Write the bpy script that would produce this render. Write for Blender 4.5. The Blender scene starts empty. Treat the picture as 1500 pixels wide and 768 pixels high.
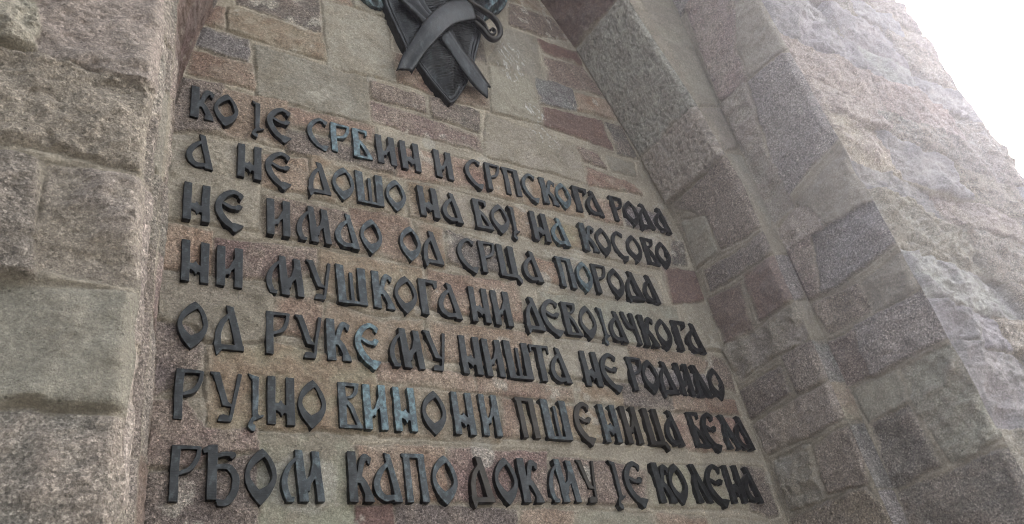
import bpy, math, random
import numpy as np
from mathutils import Vector, Matrix

# ------------------------------------------------------------------ camera, sky, sun, exposure
SC = bpy.context.scene
COL = SC.collection
cam_d = bpy.data.cameras.new('camera')
cam = bpy.data.objects.new('camera', cam_d)
COL.objects.link(cam)
cam_d.sensor_width = 36.0
cam_d.lens = 36.0 * 1151.27 / 1500.0
cam_d.clip_start = 0.05
cam_d.clip_end = 5000.0
CR = Vector((0.8392275, -0.51331162, -0.17946693))
CU = Vector((-0.1602275, -0.54881005, 0.82044785))
CF = Vector((0.51963867, 0.65978687, 0.54282312))
EYE = Vector((0.0, -3.0, 1.6))
cam.matrix_world = Matrix(((CR.x, CU.x, -CF.x, EYE.x), (CR.y, CU.y, -CF.y, EYE.y), (CR.z, CU.z, -CF.z, EYE.z), (0, 0, 0, 1)))
SC.camera = cam
SC.cycles.use_denoising = True
SC.cycles.denoising_prefilter = 'ACCURATE'
SC.cycles.denoising_input_passes = 'RGB_ALBEDO_NORMAL'
SC.cycles.filter_width = 1.05

SUN_DIR = Vector((0.8350, 0.0150, 0.5500)).normalized()
SUN_EL = math.asin(SUN_DIR.z)
SUN_AZ = math.atan2(SUN_DIR.x, SUN_DIR.y)          # clockwise from +Y
W = bpy.data.worlds.new('World')
SC.world = W
W.use_nodes = True
nt = W.node_tree
nt.nodes.clear()
sky = nt.nodes.new('ShaderNodeTexSky')
sky.sky_type = 'NISHITA'
sky.sun_disc = False
sky.sun_elevation = SUN_EL
sky.sun_rotation = SUN_AZ
sky.air_density = 1.0
sky.dust_density = 4.0
sky.ozone_density = 1.0
hs = nt.nodes.new('ShaderNodeHueSaturation')
hs.inputs['Saturation'].default_value = 0.25
bg = nt.nodes.new('ShaderNodeBackground')
bg.inputs['Strength'].default_value = 0.15
wo = nt.nodes.new('ShaderNodeOutputWorld')
nt.links.new(sky.outputs[0], hs.inputs['Color'])
nt.links.new(hs.outputs[0], bg.inputs['Color'])
nt.links.new(bg.outputs[0], wo.inputs['Surface'])

sun_d = bpy.data.lights.new('sun', 'SUN')
sun_d.energy = 3.0
sun_d.angle = math.radians(0.5)
sun_d.color = (1.0, 0.95, 0.87)
sun = bpy.data.objects.new('sun', sun_d)
COL.objects.link(sun)
sun.location = (8, 6, 14)
sun.rotation_euler = SUN_DIR.to_track_quat('Z', 'Y').to_euler()

vs = SC.view_settings
vs.view_transform = 'Standard'
vs.look = 'None'
vs.gamma = 1.0
vs.use_curve_mapping = False
vs.exposure = 2.28

random.seed(7)
RNG = np.random.default_rng(11)

# ------------------------------------------------------------------ noise
def _hash(ix, iy, seed):
    n = (ix.astype(np.int64) * 374761393 + iy.astype(np.int64) * 668265263 + seed * 1442695041) & 0xffffffff
    n = ((n ^ (n >> 13)) * 1274126177) & 0xffffffff
    n = (n ^ (n >> 16)) & 0xffffffff
    return n / 4294967295.0

def vnoise(x, y, seed=0):
    ix = np.floor(x); iy = np.floor(y)
    fx = x - ix; fy = y - iy
    fx = fx * fx * fx * (fx * (fx * 6 - 15) + 10); fy = fy * fy * fy * (fy * (fy * 6 - 15) + 10)
    a = _hash(ix, iy, seed); b = _hash(ix + 1, iy, seed)
    c = _hash(ix, iy + 1, seed); d = _hash(ix + 1, iy + 1, seed)
    return (a + (b - a) * fx) * (1 - fy) + (c + (d - c) * fx) * fy

def fbm(x, y, octv=4, seed=0, gain=0.5):
    s = 0; a = 1.0; t = 0
    for k in range(octv):
        ang = 0.6 + k * 1.1
        xx = x * math.cos(ang) - y * math.sin(ang); yy = x * math.sin(ang) + y * math.cos(ang)
        s = s + a * (vnoise(xx * 2 ** k + 17.3 * k, yy * 2 ** k - 9.1 * k, seed + k * 31) - 0.5)
        t += a; a *= gain
    return s / t * 2.0          # about -1..1

def ridged(x, y, octv=3, seed=0):
    s = 0; a = 1.0; t = 0
    for k in range(octv):
        ang = 0.3 + k * 0.9
        xx = x * math.cos(ang) - y * math.sin(ang); yy = x * math.sin(ang) + y * math.cos(ang)
        s = s + a * (1 - np.abs(2 * vnoise(xx * 2 ** k + 5.7 * k, yy * 2 ** k + 3.3 * k, seed + k * 57) - 1))
        t += a; a *= 0.5
    return s / t

def sstep(a, b, x):
    t = np.clip((x - a) / (b - a), 0, 1)
    return t * t * (3 - 2 * t)

# ------------------------------------------------------------------ object helpers
def link(o, parent=None):
    COL.objects.link(o)
    if parent is not None:
        o.parent = parent
    return o

def tag(o, label=None, cat=None, group=None, kind=None):
    if label: o['label'] = label
    if cat: o['category'] = cat
    if group: o['group'] = group
    if kind: o['kind'] = kind
    return o

def empty(name, loc=(0, 0, 0)):
    o = bpy.data.objects.new(name, None)
    o.location = loc
    o.empty_display_size = 0.2
    return link(o)

def mesh_obj(name, verts, faces, mat, parent=None, smooth=True):
    me = bpy.data.meshes.new(name)
    me.from_pydata([tuple(map(float, v)) for v in verts], [], faces)
    me.update()
    if mat: me.materials.append(mat)
    if smooth:
        me.polygons.foreach_set('use_smooth', [True] * len(me.polygons))
    return link(bpy.data.objects.new(name, me), parent)

def grid_mesh(name, Pts, mat, parent=None, attrs=None, cols=None, loc=(0, 0, 0)):
    """Pts: (nz, nu, 3) array; quads between neighbours."""
    nz, nu = Pts.shape[:2]
    me = bpy.data.meshes.new(name)
    n = nz * nu
    me.vertices.add(n)
    me.vertices.foreach_set('co', (Pts.reshape(-1, 3) - np.array(loc)).astype(np.float32).ravel())
    i = np.arange(nz - 1)[:, None] * nu + np.arange(nu - 1)[None, :]
    q = np.stack([i, i + 1, i + 1 + nu, i + nu], -1).reshape(-1)
    nf = (nz - 1) * (nu - 1)
    me.loops.add(nf * 4)
    me.loops.foreach_set('vertex_index', q.astype(np.int32))
    me.polygons.add(nf)
    me.polygons.foreach_set('loop_start', (np.arange(nf) * 4).astype(np.int32))
    me.polygons.foreach_set('loop_total', np.full(nf, 4, np.int32))
    me.update(calc_edges=True)
    me.polygons.foreach_set('use_smooth', np.ones(nf, bool))
    for k, v in (cols or {}).items():
        a = me.color_attributes.new(k, 'FLOAT_COLOR', 'POINT')
        c = np.ones((n, 4), np.float32); c[:, :3] = v.reshape(-1, 3)
        a.data.foreach_set('color', c.ravel())
    for k, v in (attrs or {}).items():
        a = me.attributes.new(k, 'FLOAT', 'POINT')
        a.data.foreach_set('value', v.astype(np.float32).ravel())
    me.materials.append(mat)
    me.validate()
    o = bpy.data.objects.new(name, me)
    o.location = loc
    return link(o, parent)

# ------------------------------------------------------------------ materials
def new_mat(name):
    m = bpy.data.materials.new(name)
    m.use_nodes = True
    t = m.node_tree
    t.nodes.clear()
    out = t.nodes.new('ShaderNodeOutputMaterial')
    b = t.nodes.new('ShaderNodeBsdfPrincipled')
    t.links.new(b.outputs[0], out.inputs[0])
    return m, t, b

def node(t, typ, **kw):
    n = t.nodes.new(typ)
    for k, v in kw.items():
        if k.startswith('i_'):
            n.inputs[k[2:].replace('_', ' ')].default_value = v
        else:
            setattr(n, k, v)
    return n

def ramp(t, pts, interp='LINEAR'):
    n = t.nodes.new('ShaderNodeValToRGB')
    n.color_ramp.interpolation = interp
    e = n.color_ramp.elements
    while len(e) < len(pts): e.new(0.5)
    for el, (p, c) in zip(e, pts):
        el.position = p
        el.color = (c, c, c, 1) if not isinstance(c, tuple) else (*c, 1)
    return n

def mix(t, a, b, fac, blend='MIX'):
    n = t.nodes.new('ShaderNodeMix')
    n.data_type = 'RGBA'
    n.blend_type = blend
    n.clamp_factor = True
    for sock, v in ((n.inputs[0], fac), (n.inputs[6], a), (n.inputs[7], b)):
        if isinstance(v, (int, float)): sock.default_value = v
        elif isinstance(v, tuple): sock.default_value = (*v, 1)
        else: t.links.new(v, sock)
    return n.outputs[2]

def stone_material():
    m, t, b = new_mat('weathered_stone')
    L = t.links.new
    geo = node(t, 'ShaderNodeTexCoord')
    col = node(t, 'ShaderNodeVertexColor', layer_name='col')
    gr = node(t, 'ShaderNodeAttribute', attribute_name='grain')
    # crystals / flecks
    n1 = node(t, 'ShaderNodeTexNoise', i_Scale=88.0, i_Detail=5.0, i_Roughness=0.74)
    n2 = node(t, 'ShaderNodeTexNoise', i_Scale=210.0, i_Detail=3.0, i_Roughness=0.7)
    n3 = node(t, 'ShaderNodeTexNoise', i_Scale=7.0, i_Detail=6.0, i_Roughness=0.65)
    v1 = node(t, 'ShaderNodeTexVoronoi', i_Scale=135.0, i_Randomness=1.0)
    for n in (n1, n2, n3, v1): L(geo.outputs['Object'], n.inputs['Vector'])
    r1 = ramp(t, [(0.30, 0.45), (0.50, 1.0), (0.72, 1.7)])
    L(n1.outputs[0], r1.inputs[0])
    r2 = ramp(t, [(0.28, 0.38), (0.5, 1.0), (0.74, 1.9)])
    L(n2.outputs[0], r2.inputs[0])
    r3 = ramp(t, [(0.25, 0.78), (0.5, 1.0), (0.78, 1.2)])
    L(n3.outputs[0], r3.inputs[0])
    # per-crystal tint
    sep = node(t, 'ShaderNodeSeparateColor')
    L(v1.outputs['Color'], sep.inputs[0])
    rv = ramp(t, [(0.0, 0.55), (0.25, 0.9), (0.75, 1.05), (1.0, 1.7)])
    L(sep.outputs[0], rv.inputs[0])
    c0 = mix(t, col.outputs[0], r3.outputs[0], 0.75, 'MULTIPLY')
    c1 = mix(t, c0, r1.outputs[0], gr.outputs['Fac'], 'MULTIPLY')
    c2 = mix(t, c1, r2.outputs[0], gr.outputs['Fac'], 'MULTIPLY')
    c3 = mix(t, c2, rv.outputs[0], gr.outputs['Fac'], 'MULTIPLY')
    # a few dark pits
    v2 = node(t, 'ShaderNodeTexVoronoi', i_Scale=21.0)
    L(geo.outputs['Object'], v2.inputs['Vector'])
    rp = ramp(t, [(0.05, 0.35), (0.10, 1.0)])
    L(v2.outputs['Distance'], rp.inputs[0])
    c4 = mix(t, c3, rp.outputs[0], 0.8, 'MULTIPLY')
    L(c4, b.inputs['Base Color'])
    b.inputs['Roughness'].default_value = 0.88
    b.inputs['Specular IOR Level'].default_value = 0.25
    nb = node(t, 'ShaderNodeTexNoise', i_Scale=48.0, i_Detail=7.0, i_Roughness=0.72)
    L(geo.outputs['Object'], nb.inputs['Vector'])
    bump = node(t, 'ShaderNodeBump', i_Strength=1.0, i_Distance=0.024)
    L(nb.outputs[0], bump.inputs['Height'])
    bump2 = node(t, 'ShaderNodeBump', i_Strength=0.9, i_Distance=0.007)
    L(n2.outputs[0], bump2.inputs['Height'])
    L(bump.outputs[0], bump2.inputs['Normal'])
    nc = node(t, 'ShaderNodeTexNoise', i_Scale=15.0, i_Detail=3.0, i_Roughness=0.5)
    nc.noise_type = 'RIDGED_MULTIFRACTAL'
    L(geo.outputs['Object'], nc.inputs['Vector'])
    bump3 = node(t, 'ShaderNodeBump', i_Strength=0.5, i_Distance=0.010)
    L(nc.outputs[0], bump3.inputs['Height'])
    L(bump2.outputs[0], bump3.inputs['Normal'])
    L(bump3.outputs[0], b.inputs['Normal'])
    return m

def bronze_material(name, base, patina, amt):
    m, t, b = new_mat(name)
    L = t.links.new
    tc = node(t, 'ShaderNodeTexCoord')
    mp = node(t, 'ShaderNodeMapping')
    mp.inputs['Scale'].default_value = (1.0, 1.0, 0.35)
    L(tc.outputs['Object'], mp.inputs[0])
    n1 = node(t, 'ShaderNodeTexNoise', i_Scale=34.0, i_Detail=7.0, i_Roughness=0.68)
    L(mp.outputs[0], n1.inputs['Vector'])
    rr = ramp(t, [(0.62 - amt * 0.34, 0.0), (0.86 - amt * 0.30, 1.0)])
    L(n1.outputs[0], rr.inputs[0])
    n0 = node(t, 'ShaderNodeTexNoise', i_Scale=9.0, i_Detail=4.0, i_Roughness=0.6)
    L(tc.outputs['Object'], n0.inputs['Vector'])
    r0 = ramp(t, [(0.3, tuple(x * 0.55 for x in base)), (0.55, base), (0.75, tuple(x * 1.7 for x in base))])
    L(n0.outputs[0], r0.inputs[0])
    c = mix(t, r0.outputs[0], patina, rr.outputs[0])
    # pale lime streaks
    n4 = node(t, 'ShaderNodeTexNoise', i_Scale=60.0, i_Detail=5.0, i_Roughness=0.7)
    L(mp.outputs[0], n4.inputs['Vector'])
    r4 = ramp(t, [(0.66, 0.0), (0.78, 0.7)])
    L(n4.outputs[0], r4.inputs[0])
    c = mix(t, c, (0.27, 0.29, 0.28), r4.outputs[0])
    L(c, b.inputs['Base Color'])
    b.inputs['Metallic'].default_value = 0.85
    rg = ramp(t, [(0.3, 0.25), (0.7, 0.5)])
    L(n1.outputs[0], rg.inputs[0])
    L(rg.outputs[0], b.inputs['Roughness'])
    # tool marks running across the faces
    mp2 = node(t, 'ShaderNodeMapping')
    mp2.inputs['Scale'].default_value = (0.12, 1.0, 1.0)
    mp2.inputs['Rotation'].default_value = (0, 0.12, 0)
    L(tc.outputs['Object'], mp2.inputs[0])
    n2 = node(t, 'ShaderNodeTexNoise', i_Scale=230.0, i_Detail=2.0)
    L(mp2.outputs[0], n2.inputs['Vector'])
    bp = node(t, 'ShaderNodeBump', i_Strength=0.35, i_Distance=0.003)
    L(n2.outputs[0], bp.inputs['Height'])
    bp2 = node(t, 'ShaderNodeBump', i_Strength=0.4, i_Distance=0.006)
    L(n1.outputs[0], bp2.inputs['Height'])
    L(bp.outputs[0], bp2.inputs['Normal'])
    L(bp2.outputs[0], b.inputs['Normal'])
    return m

def paving_material():
    m, t, b = new_mat('pale_paving')
    L = t.links.new
    tc = node(t, 'ShaderNodeTexCoord')
    br = node(t, 'ShaderNodeTexBrick', i_Scale=1.2)
    br.inputs['Color1'].default_value = (0.13, 0.12, 0.105, 1)
    br.inputs['Color2'].default_value = (0.16, 0.148, 0.13, 1)
    br.inputs['Mortar'].default_value = (0.09, 0.085, 0.075, 1)
    br.inputs['Mortar Size'].default_value = 0.012
    n = node(t, 'ShaderNodeTexNoise', i_Scale=6.0, i_Detail=8.0)
    L(tc.outputs['Object'], br.inputs['Vector']); L(tc.outputs['Object'], n.inputs['Vector'])
    r = ramp(t, [(0.3, 0.7), (0.7, 1.2)])
    L(n.outputs[0], r.inputs[0])
    L(mix(t, br.outputs[0], r.outputs[0], 0.8, 'MULTIPLY'), b.inputs['Base Color'])
    b.inputs['Roughness'].default_value = 0.9
    return m

STONE = stone_material()
BRONZE = bronze_material('dark_bronze', (0.024, 0.025, 0.025), (0.075, 0.085, 0.086), 0.3)
BRONZE_WORN = bronze_material('worn_bronze', (0.029, 0.032, 0.033), (0.105, 0.13, 0.135), 0.4)
BRONZE_GREEN = bronze_material('verdigris_bronze', (0.040, 0.048, 0.051), (0.135, 0.20, 0.21), 0.5)
BRONZE_DARK = bronze_material('brown_bronze', (0.030, 0.027, 0.023), (0.06, 0.065, 0.06), 0.1)

# ------------------------------------------------------------------ ground
gp = mesh_obj('plaza', [(-40, -40, 0), (40, -40, 0), (40, 40, 0), (-40, 40, 0)], [(0, 1, 2, 3)], paving_material(), smooth=False)
tag(gp, kind='structure')

# ------------------------------------------------------------------ the stone tower, one continuous skin of masonry
STONES = {"back":[["p",[[0.576,5.49],[0.715,5.496],[0.717,5.332],[0.571,5.33]]],
["t",[[0.739,5.52],[1.295,5.557],[1.309,5.324],[0.743,5.327]]],
["d",[[0.797,5.946],[1.291,6.018],[1.288,5.585],[0.788,5.588]]],
["D",[[0.552,5.287],[0.859,5.289],[0.852,5.1],[0.551,5.131]]],
["p",[[0.543,5.079],[0.867,5.09],[0.889,4.917],[0.534,4.903]]],
["g",[[0.89,5.274],[1.551,5.264],[1.549,4.886],[0.9,4.874]]],
["g",[[1.316,5.894],[1.515,5.915],[1.755,5.91],[1.766,5.327],[1.328,5.285]]],
["p",[[1.407,6.046],[1.511,6.052],[1.512,5.941],[1.4,5.924]]],
["g",[[1.554,6.125],[1.751,6.121],[1.764,5.949],[1.531,5.944]]],
["m",[[1.58,5.258],[1.947,5.257],[1.939,5.121],[1.583,5.118]]],
["d",[[1.998,5.276],[2.35,5.263],[2.325,5.082],[1.989,5.103]]],
["p",[[1.78,5.585],[2.051,5.584],[2.053,5.316],[2.0,5.32],[1.786,5.341]]],
["p",[[2.307,5.498],[2.476,5.511],[2.447,5.33],[2.192,5.306]]],
["m",[[1.571,5.085],[2.31,5.041],[2.316,4.907],[1.565,4.914]]],
["g",[[2.795,6.324],[3.065,6.339],[3.033,5.843],[2.537,5.832]]],
["g",[[2.541,5.791],[2.926,5.858],[2.884,5.355],[2.465,5.311]]],
["g",[[2.415,5.274],[3.141,5.224],[3.14,4.882],[2.331,4.883]]],
["b",[[3.086,6.333],[3.476,6.346],[3.489,6.199],[3.114,6.195]]],
["m",[[3.106,6.137],[3.481,6.172],[3.615,5.907],[3.068,5.857]]],
["m",[[2.885,6.662],[3.295,6.681],[3.457,6.478],[3.075,6.384],[2.839,6.385]]],
["t",[[2.949,6.964],[3.263,7.0],[3.31,6.741],[2.917,6.721]]],
["D",[[2.94,5.842],[3.285,5.854],[3.265,5.621],[2.927,5.56]]],
["p",[[3.3,5.816],[3.646,5.85],[3.666,5.657],[3.286,5.629]]],
["b",[[2.931,5.527],[3.497,5.59],[3.521,5.312],[2.904,5.343]]],
["d",[[3.536,5.589],[3.686,5.591],[3.753,5.288],[3.564,5.285]]],
["m",[[3.157,5.216],[3.341,5.208],[3.384,5.084],[3.183,5.095]]],
["g",[[3.425,5.214],[3.689,5.221],[3.66,5.099],[3.445,5.076]]],
["p",[[3.194,5.028],[3.615,4.988],[3.662,4.918],[3.162,4.876]]],
["d",[[0.464,4.844],[0.715,4.879],[0.716,4.526],[0.474,4.477]]],
["p",[[0.722,4.856],[1.063,4.873],[1.048,4.55],[0.722,4.515]]],
["p",[[1.078,4.846],[1.577,4.863],[1.565,4.725],[1.074,4.711]]],
["d",[[1.062,4.677],[1.548,4.672],[1.675,4.644],[1.659,4.537],[1.055,4.513]]],
["p",[[1.705,4.759],[2.291,4.802],[2.284,4.579],[1.68,4.527]]],
["t",[[2.349,4.82],[3.057,4.757],[3.028,4.559],[2.309,4.559]]],
["p",[[3.123,4.745],[3.383,4.752],[3.365,4.569],[3.096,4.575]]],
["D",[[3.451,4.769],[3.832,4.752],[3.827,4.585],[3.405,4.578]]],
["g",[[0.467,4.443],[0.817,4.485],[0.913,4.483],[0.904,3.965],[0.478,3.937]]],
["p",[[0.926,4.449],[1.152,4.49],[1.147,4.256],[0.925,4.245]]],
["t",[[1.172,4.516],[1.72,4.508],[1.697,4.238],[1.161,4.242]]],
["p",[[1.749,4.506],[1.9,4.497],[1.874,4.247],[1.731,4.246]]],
["g",[[1.942,4.513],[2.393,4.49],[2.359,4.274],[1.907,4.269]]],
["p",[[2.432,4.511],[2.58,4.494],[2.582,4.283],[2.401,4.294]]],
["t",[[2.652,4.468],[2.939,4.443],[2.92,4.276],[2.629,4.267]]],
["g",[[3.022,4.518],[3.679,4.522],[3.64,4.256],[2.966,4.249]]],
["d",[[3.801,4.537],[3.907,4.536],[3.873,4.34],[3.73,4.324]]],
["m",[[0.941,4.184],[1.363,4.185],[1.359,3.965],[0.936,3.944]]],
["p",[[1.392,4.224],[1.729,4.227],[1.764,3.925],[1.373,3.959]]],
["t",[[1.752,4.218],[1.929,4.212],[1.897,3.941],[1.789,3.93]]],
["d",[[1.954,4.203],[2.309,4.15],[2.298,3.98],[1.932,3.98]]],
["p",[[2.473,4.134],[2.679,4.125],[2.681,3.977],[2.478,3.989]]],
["g",[[2.736,4.187],[3.52,4.151],[3.496,3.962],[2.72,3.936]]],
["b",[[3.602,4.271],[3.941,4.284],[3.905,4.047],[3.595,3.982]]],
["p",[[1.792,3.895],[2.06,3.9],[2.354,3.92],[2.362,3.807],[2.345,3.671],[1.777,3.664]]],
["p",[[0.477,3.906],[0.69,3.905],[0.693,3.683],[0.483,3.666]]],
["m",[[0.712,3.875],[1.182,3.907],[1.176,3.773],[1.035,3.704],[0.716,3.68]]],
["t",[[1.203,3.915],[1.748,3.896],[1.739,3.618],[1.433,3.589],[1.19,3.651]]],
["g",[[0.473,3.65],[0.964,3.665],[0.96,3.372],[0.686,3.338],[0.637,3.404],[0.485,3.415]]],
["d",[[0.486,3.396],[0.602,3.399],[0.679,3.311],[0.677,3.194],[0.494,3.068]]],
["p",[[0.979,3.598],[1.196,3.621],[1.192,3.422],[0.982,3.423]]],
["t",[[1.222,3.61],[1.501,3.552],[1.719,3.583],[1.694,3.386],[1.452,3.33],[1.209,3.374]]],
["t",[[0.69,3.312],[0.966,3.355],[1.443,3.304],[1.416,2.974],[0.7,2.955]]],
["p",[[1.747,3.587],[2.35,3.594],[2.377,3.555],[2.304,3.353],[1.718,3.37]]],
["p",[[1.464,3.314],[1.962,3.293],[1.962,3.207],[1.456,3.225]]],
["p",[[1.989,3.292],[2.57,3.277],[2.573,3.205],[1.977,3.205]]],
["t",[[2.614,3.321],[2.922,3.302],[2.903,3.2],[2.605,3.207]]],
["d",[[2.937,3.333],[3.26,3.33],[3.309,3.26],[3.284,3.197],[2.903,3.2]]],
["p",[[3.321,3.291],[3.853,3.3],[3.856,3.217],[3.284,3.197]]],
["p",[[3.095,3.602],[3.588,3.598],[3.731,3.565],[3.659,3.485],[3.074,3.495]]],
["m",[[3.758,3.612],[3.885,3.591],[3.914,3.505],[3.886,3.368],[3.695,3.418]]],
["g",[[2.509,3.877],[3.023,3.902],[3.609,3.943],[3.535,3.64],[3.093,3.625],[2.476,3.646]]],
["g",[[3.708,3.989],[3.917,4.0],[3.924,3.661],[3.585,3.646]]],
["g",[[2.481,3.572],[3.052,3.584],[2.993,3.364],[2.608,3.35],[2.389,3.382]]],
["D",[[3.065,3.467],[3.649,3.461],[3.657,3.345],[3.027,3.358]]],
["p",[[3.273,3.171],[3.848,3.176],[3.875,2.987],[3.32,2.957],[3.246,3.036]]],
["t",[[2.231,3.164],[3.219,3.168],[3.184,2.984],[2.195,3.0]]],
["t",[[1.454,3.207],[1.955,3.188],[2.081,3.168],[2.047,2.958],[1.43,2.956]]],
["p",[[2.112,3.182],[2.212,3.17],[2.163,2.984],[2.072,2.987]]],
["m",[[2.35,2.878],[2.695,2.867],[2.94,2.829],[2.874,2.645],[2.279,2.662]]],
["g",[[2.983,2.852],[3.665,2.862],[3.636,2.629],[2.904,2.638]]],
["d",[[3.708,2.867],[3.888,2.859],[3.879,2.597],[3.787,2.578],[3.66,2.61]]],
["m",[[1.768,2.909],[2.315,2.905],[2.255,2.662],[1.741,2.667]]],
["p",[[1.318,2.898],[1.746,2.908],[1.72,2.667],[1.305,2.66]]],
["b",[[1.295,2.643],[1.462,2.64],[1.451,2.477],[1.283,2.481]]],
["d",[[1.481,2.64],[2.072,2.623],[2.055,2.46],[1.463,2.476]]],
["p",[[2.102,2.62],[2.395,2.612],[2.371,2.452],[2.066,2.46]]],
["g",[[2.436,2.612],[2.901,2.592],[2.845,2.439],[2.391,2.451]]],
["p",[[2.933,2.603],[3.28,2.571],[3.298,2.427],[2.872,2.438]]],
["g",[[3.391,2.563],[3.758,2.536],[3.768,2.414],[3.349,2.425]]],
["m",[[0.488,3.053],[0.618,3.048],[0.685,2.945],[0.891,2.947],[0.896,2.866],[0.696,2.842],[0.678,2.798],[0.491,2.788]]],
["g",[[0.622,3.066],[0.684,3.07],[0.687,2.96]]],
["d",[[0.494,2.755],[0.698,2.783],[0.886,2.843],[0.887,2.492],[0.491,2.503]]],
["g",[[0.905,2.936],[1.253,2.941],[1.298,2.882],[1.274,2.481],[0.903,2.492]]]],
"rev1":[["x",[[0.049,7.024],[-0.008,6.407],[-0.622,6.321],[-0.568,6.732]]],
["u",[[-0.01,6.363],[-0.016,5.305],[-0.632,5.248],[-0.681,5.481],[-0.708,6.105],[-0.636,6.285]]],
["U",[[-0.015,5.28],[-0.038,4.861],[-0.662,4.819],[-0.633,5.228]]],
["m",[[-0.07,4.813],[-0.669,4.79],[-0.733,4.497],[-0.735,4.194],[-0.498,4.239],[-0.301,4.291],[-0.278,4.582]]],
["g",[[-0.068,4.677],[-0.255,4.581],[-0.246,4.296],[-0.038,4.302]]],
["d",[[-0.096,4.235],[-0.371,4.18],[-0.713,4.152],[-0.693,3.998],[-0.305,4.051],[-0.081,4.088]]],
["x",[[-0.38,4.012],[-0.64,3.967],[-0.621,3.67],[-0.357,3.679]]],
["b",[[-0.033,4.036],[-0.335,3.978],[-0.287,3.656],[-0.036,3.703]]],
["h",[[-0.025,3.683],[-0.345,3.632],[-0.608,3.635],[-0.627,3.478],[-0.59,3.407],[-0.366,3.438],[-0.039,3.443]]],
["d",[[-0.412,3.399],[-0.658,3.369],[-0.636,3.132],[-0.419,3.162]]],
["d",[[-0.015,3.36],[-0.361,3.348],[-0.364,3.189],[-0.029,3.186]]],
["q",[[-0.032,3.13],[-0.675,3.108],[-0.658,2.911],[-0.37,2.917],[-0.049,2.951]]],
["h",[[-0.077,2.88],[-0.343,2.867],[-0.312,2.574],[-0.068,2.601]]],
["m",[[-0.377,2.84],[-0.627,2.853],[-0.595,2.56],[-0.353,2.594]]],
["m",[[-0.037,2.545],[-0.568,2.537],[-0.619,2.255],[-0.555,2.141],[-0.012,2.293]]]],
"strip":[["g",[[3.469,6.564],[3.606,6.227],[3.766,5.56],[3.762,5.248],[4.025,5.332],[4.152,6.592],[4.208,6.983]]],
["g",[[3.762,5.201],[4.015,5.28],[4.019,4.925],[3.853,4.86]]],
["g",[[3.857,4.811],[4.0,4.831],[4.01,4.312],[3.961,4.234]]],
["D",[[3.889,3.967],[4.027,3.995],[3.993,3.69],[3.855,3.648]]],
["g",[[3.858,3.62],[4.006,3.658],[4.005,3.416],[3.824,3.393]]],
["D",[[3.872,3.373],[4.021,3.391],[4.029,3.138],[3.858,3.123]]],
["t",[[3.876,3.112],[4.014,3.107],[4.029,2.908],[3.877,2.89]]],
["D",[[3.862,2.842],[4.064,2.869],[4.006,2.509],[3.813,2.539]]],
["D",[[3.793,2.51],[3.983,2.486],[4.009,2.209],[3.752,2.216]]]],
"rev2":[["m",[[-0.746,6.407],[-1.113,6.045],[-0.932,5.575],[-0.924,5.316],[-0.693,5.338]]],
["g",[[-1.116,5.962],[-1.329,5.744],[-1.302,5.246],[-1.192,5.31],[-0.959,5.321],[-0.973,5.603]]],
["D",[[-0.937,5.275],[-1.311,5.203],[-1.286,4.489],[-0.811,4.378],[-0.848,4.698]]],
["q",[[-0.687,5.295],[-0.913,5.279],[-0.826,4.779],[-0.817,4.272],[-0.656,4.282],[-0.661,4.704]]],
["q",[[-0.676,4.201],[-0.842,4.242],[-0.945,4.191],[-0.957,4.023],[-0.663,4.021]]],
["g",[[-0.862,4.282],[-1.289,4.392],[-1.282,4.06],[-1.259,3.951],[-0.988,4.011]]],
["m",[[-0.634,4.02],[-0.691,4.019],[-0.824,4.005],[-0.748,3.663],[-0.635,3.684]]],
["D",[[-0.857,4.017],[-1.233,3.946],[-1.226,3.683],[-0.932,3.652],[-0.771,3.658]]],
["m",[[-0.673,3.631],[-0.988,3.57],[-0.975,3.408],[-0.692,3.432]]],
["g",[[-1.018,3.573],[-1.28,3.613],[-1.259,3.354],[-0.989,3.391]]],
["m",[[-0.653,3.375],[-0.824,3.357],[-0.809,3.092],[-0.644,3.115]]],
["D",[[-0.853,3.367],[-1.268,3.332],[-1.285,3.069],[-0.825,3.088]]],
["e",[[-0.675,3.061],[-0.949,3.041],[-0.938,2.867],[-0.688,2.878]]],
["h",[[-0.98,3.034],[-1.266,3.019],[-1.278,2.561],[-1.115,2.508],[-1.005,2.514],[-0.956,2.838]]],
["d",[[-0.698,2.846],[-0.926,2.845],[-0.938,2.526],[-0.654,2.511]]],
["m",[[-0.673,2.475],[-1.271,2.461],[-1.269,2.14],[-1.139,1.969],[-0.614,2.119]]]],
"lfront":[["q",[[-0.1,3.731],[0.242,3.924],[0.239,3.37],[0.079,3.383],[-0.053,3.407]]],
["h",[[-0.267,3.606],[-0.107,3.696],[-0.07,3.413],[-0.228,3.375]]],
["T",[[-0.223,3.345],[-0.049,3.369],[0.24,3.352],[0.247,3.069],[-0.014,3.094],[-0.179,3.08]]],
["q",[[0.017,3.032],[0.246,3.041],[0.25,2.974],[0.242,2.723],[0.03,2.75],[0.016,2.805]]],
["d",[[-0.175,3.059],[-0.02,3.032],[0.014,2.72],[-0.117,2.713]]],
["e",[[-0.112,2.682],[0.243,2.7],[0.256,2.473],[0.24,2.406],[-0.066,2.411]]],
["d",[[-0.061,2.379],[0.237,2.367],[0.26,2.077],[-0.012,2.088]]]]}
PAL = {'v': (.34, .32, .305), 'g': (.355, .325, .255), 't': (.37, .31, .225), 'p': (.285, .195, .145), 'd': (.172, .146, .128), 'b': (.205, .135, .107),
       'm': (.225, .168, .138), 'D': (.25, .235, .22), 'T': (.29, .26, .21), 'q': (.345, .29, .24), 'h': (.35, .32, .26),
       'e': (.31, .285, .225), 'x': (.19, .128, .10), 'u': (.35, .335, .285), 'U': (.32, .285, .24)}
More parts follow.
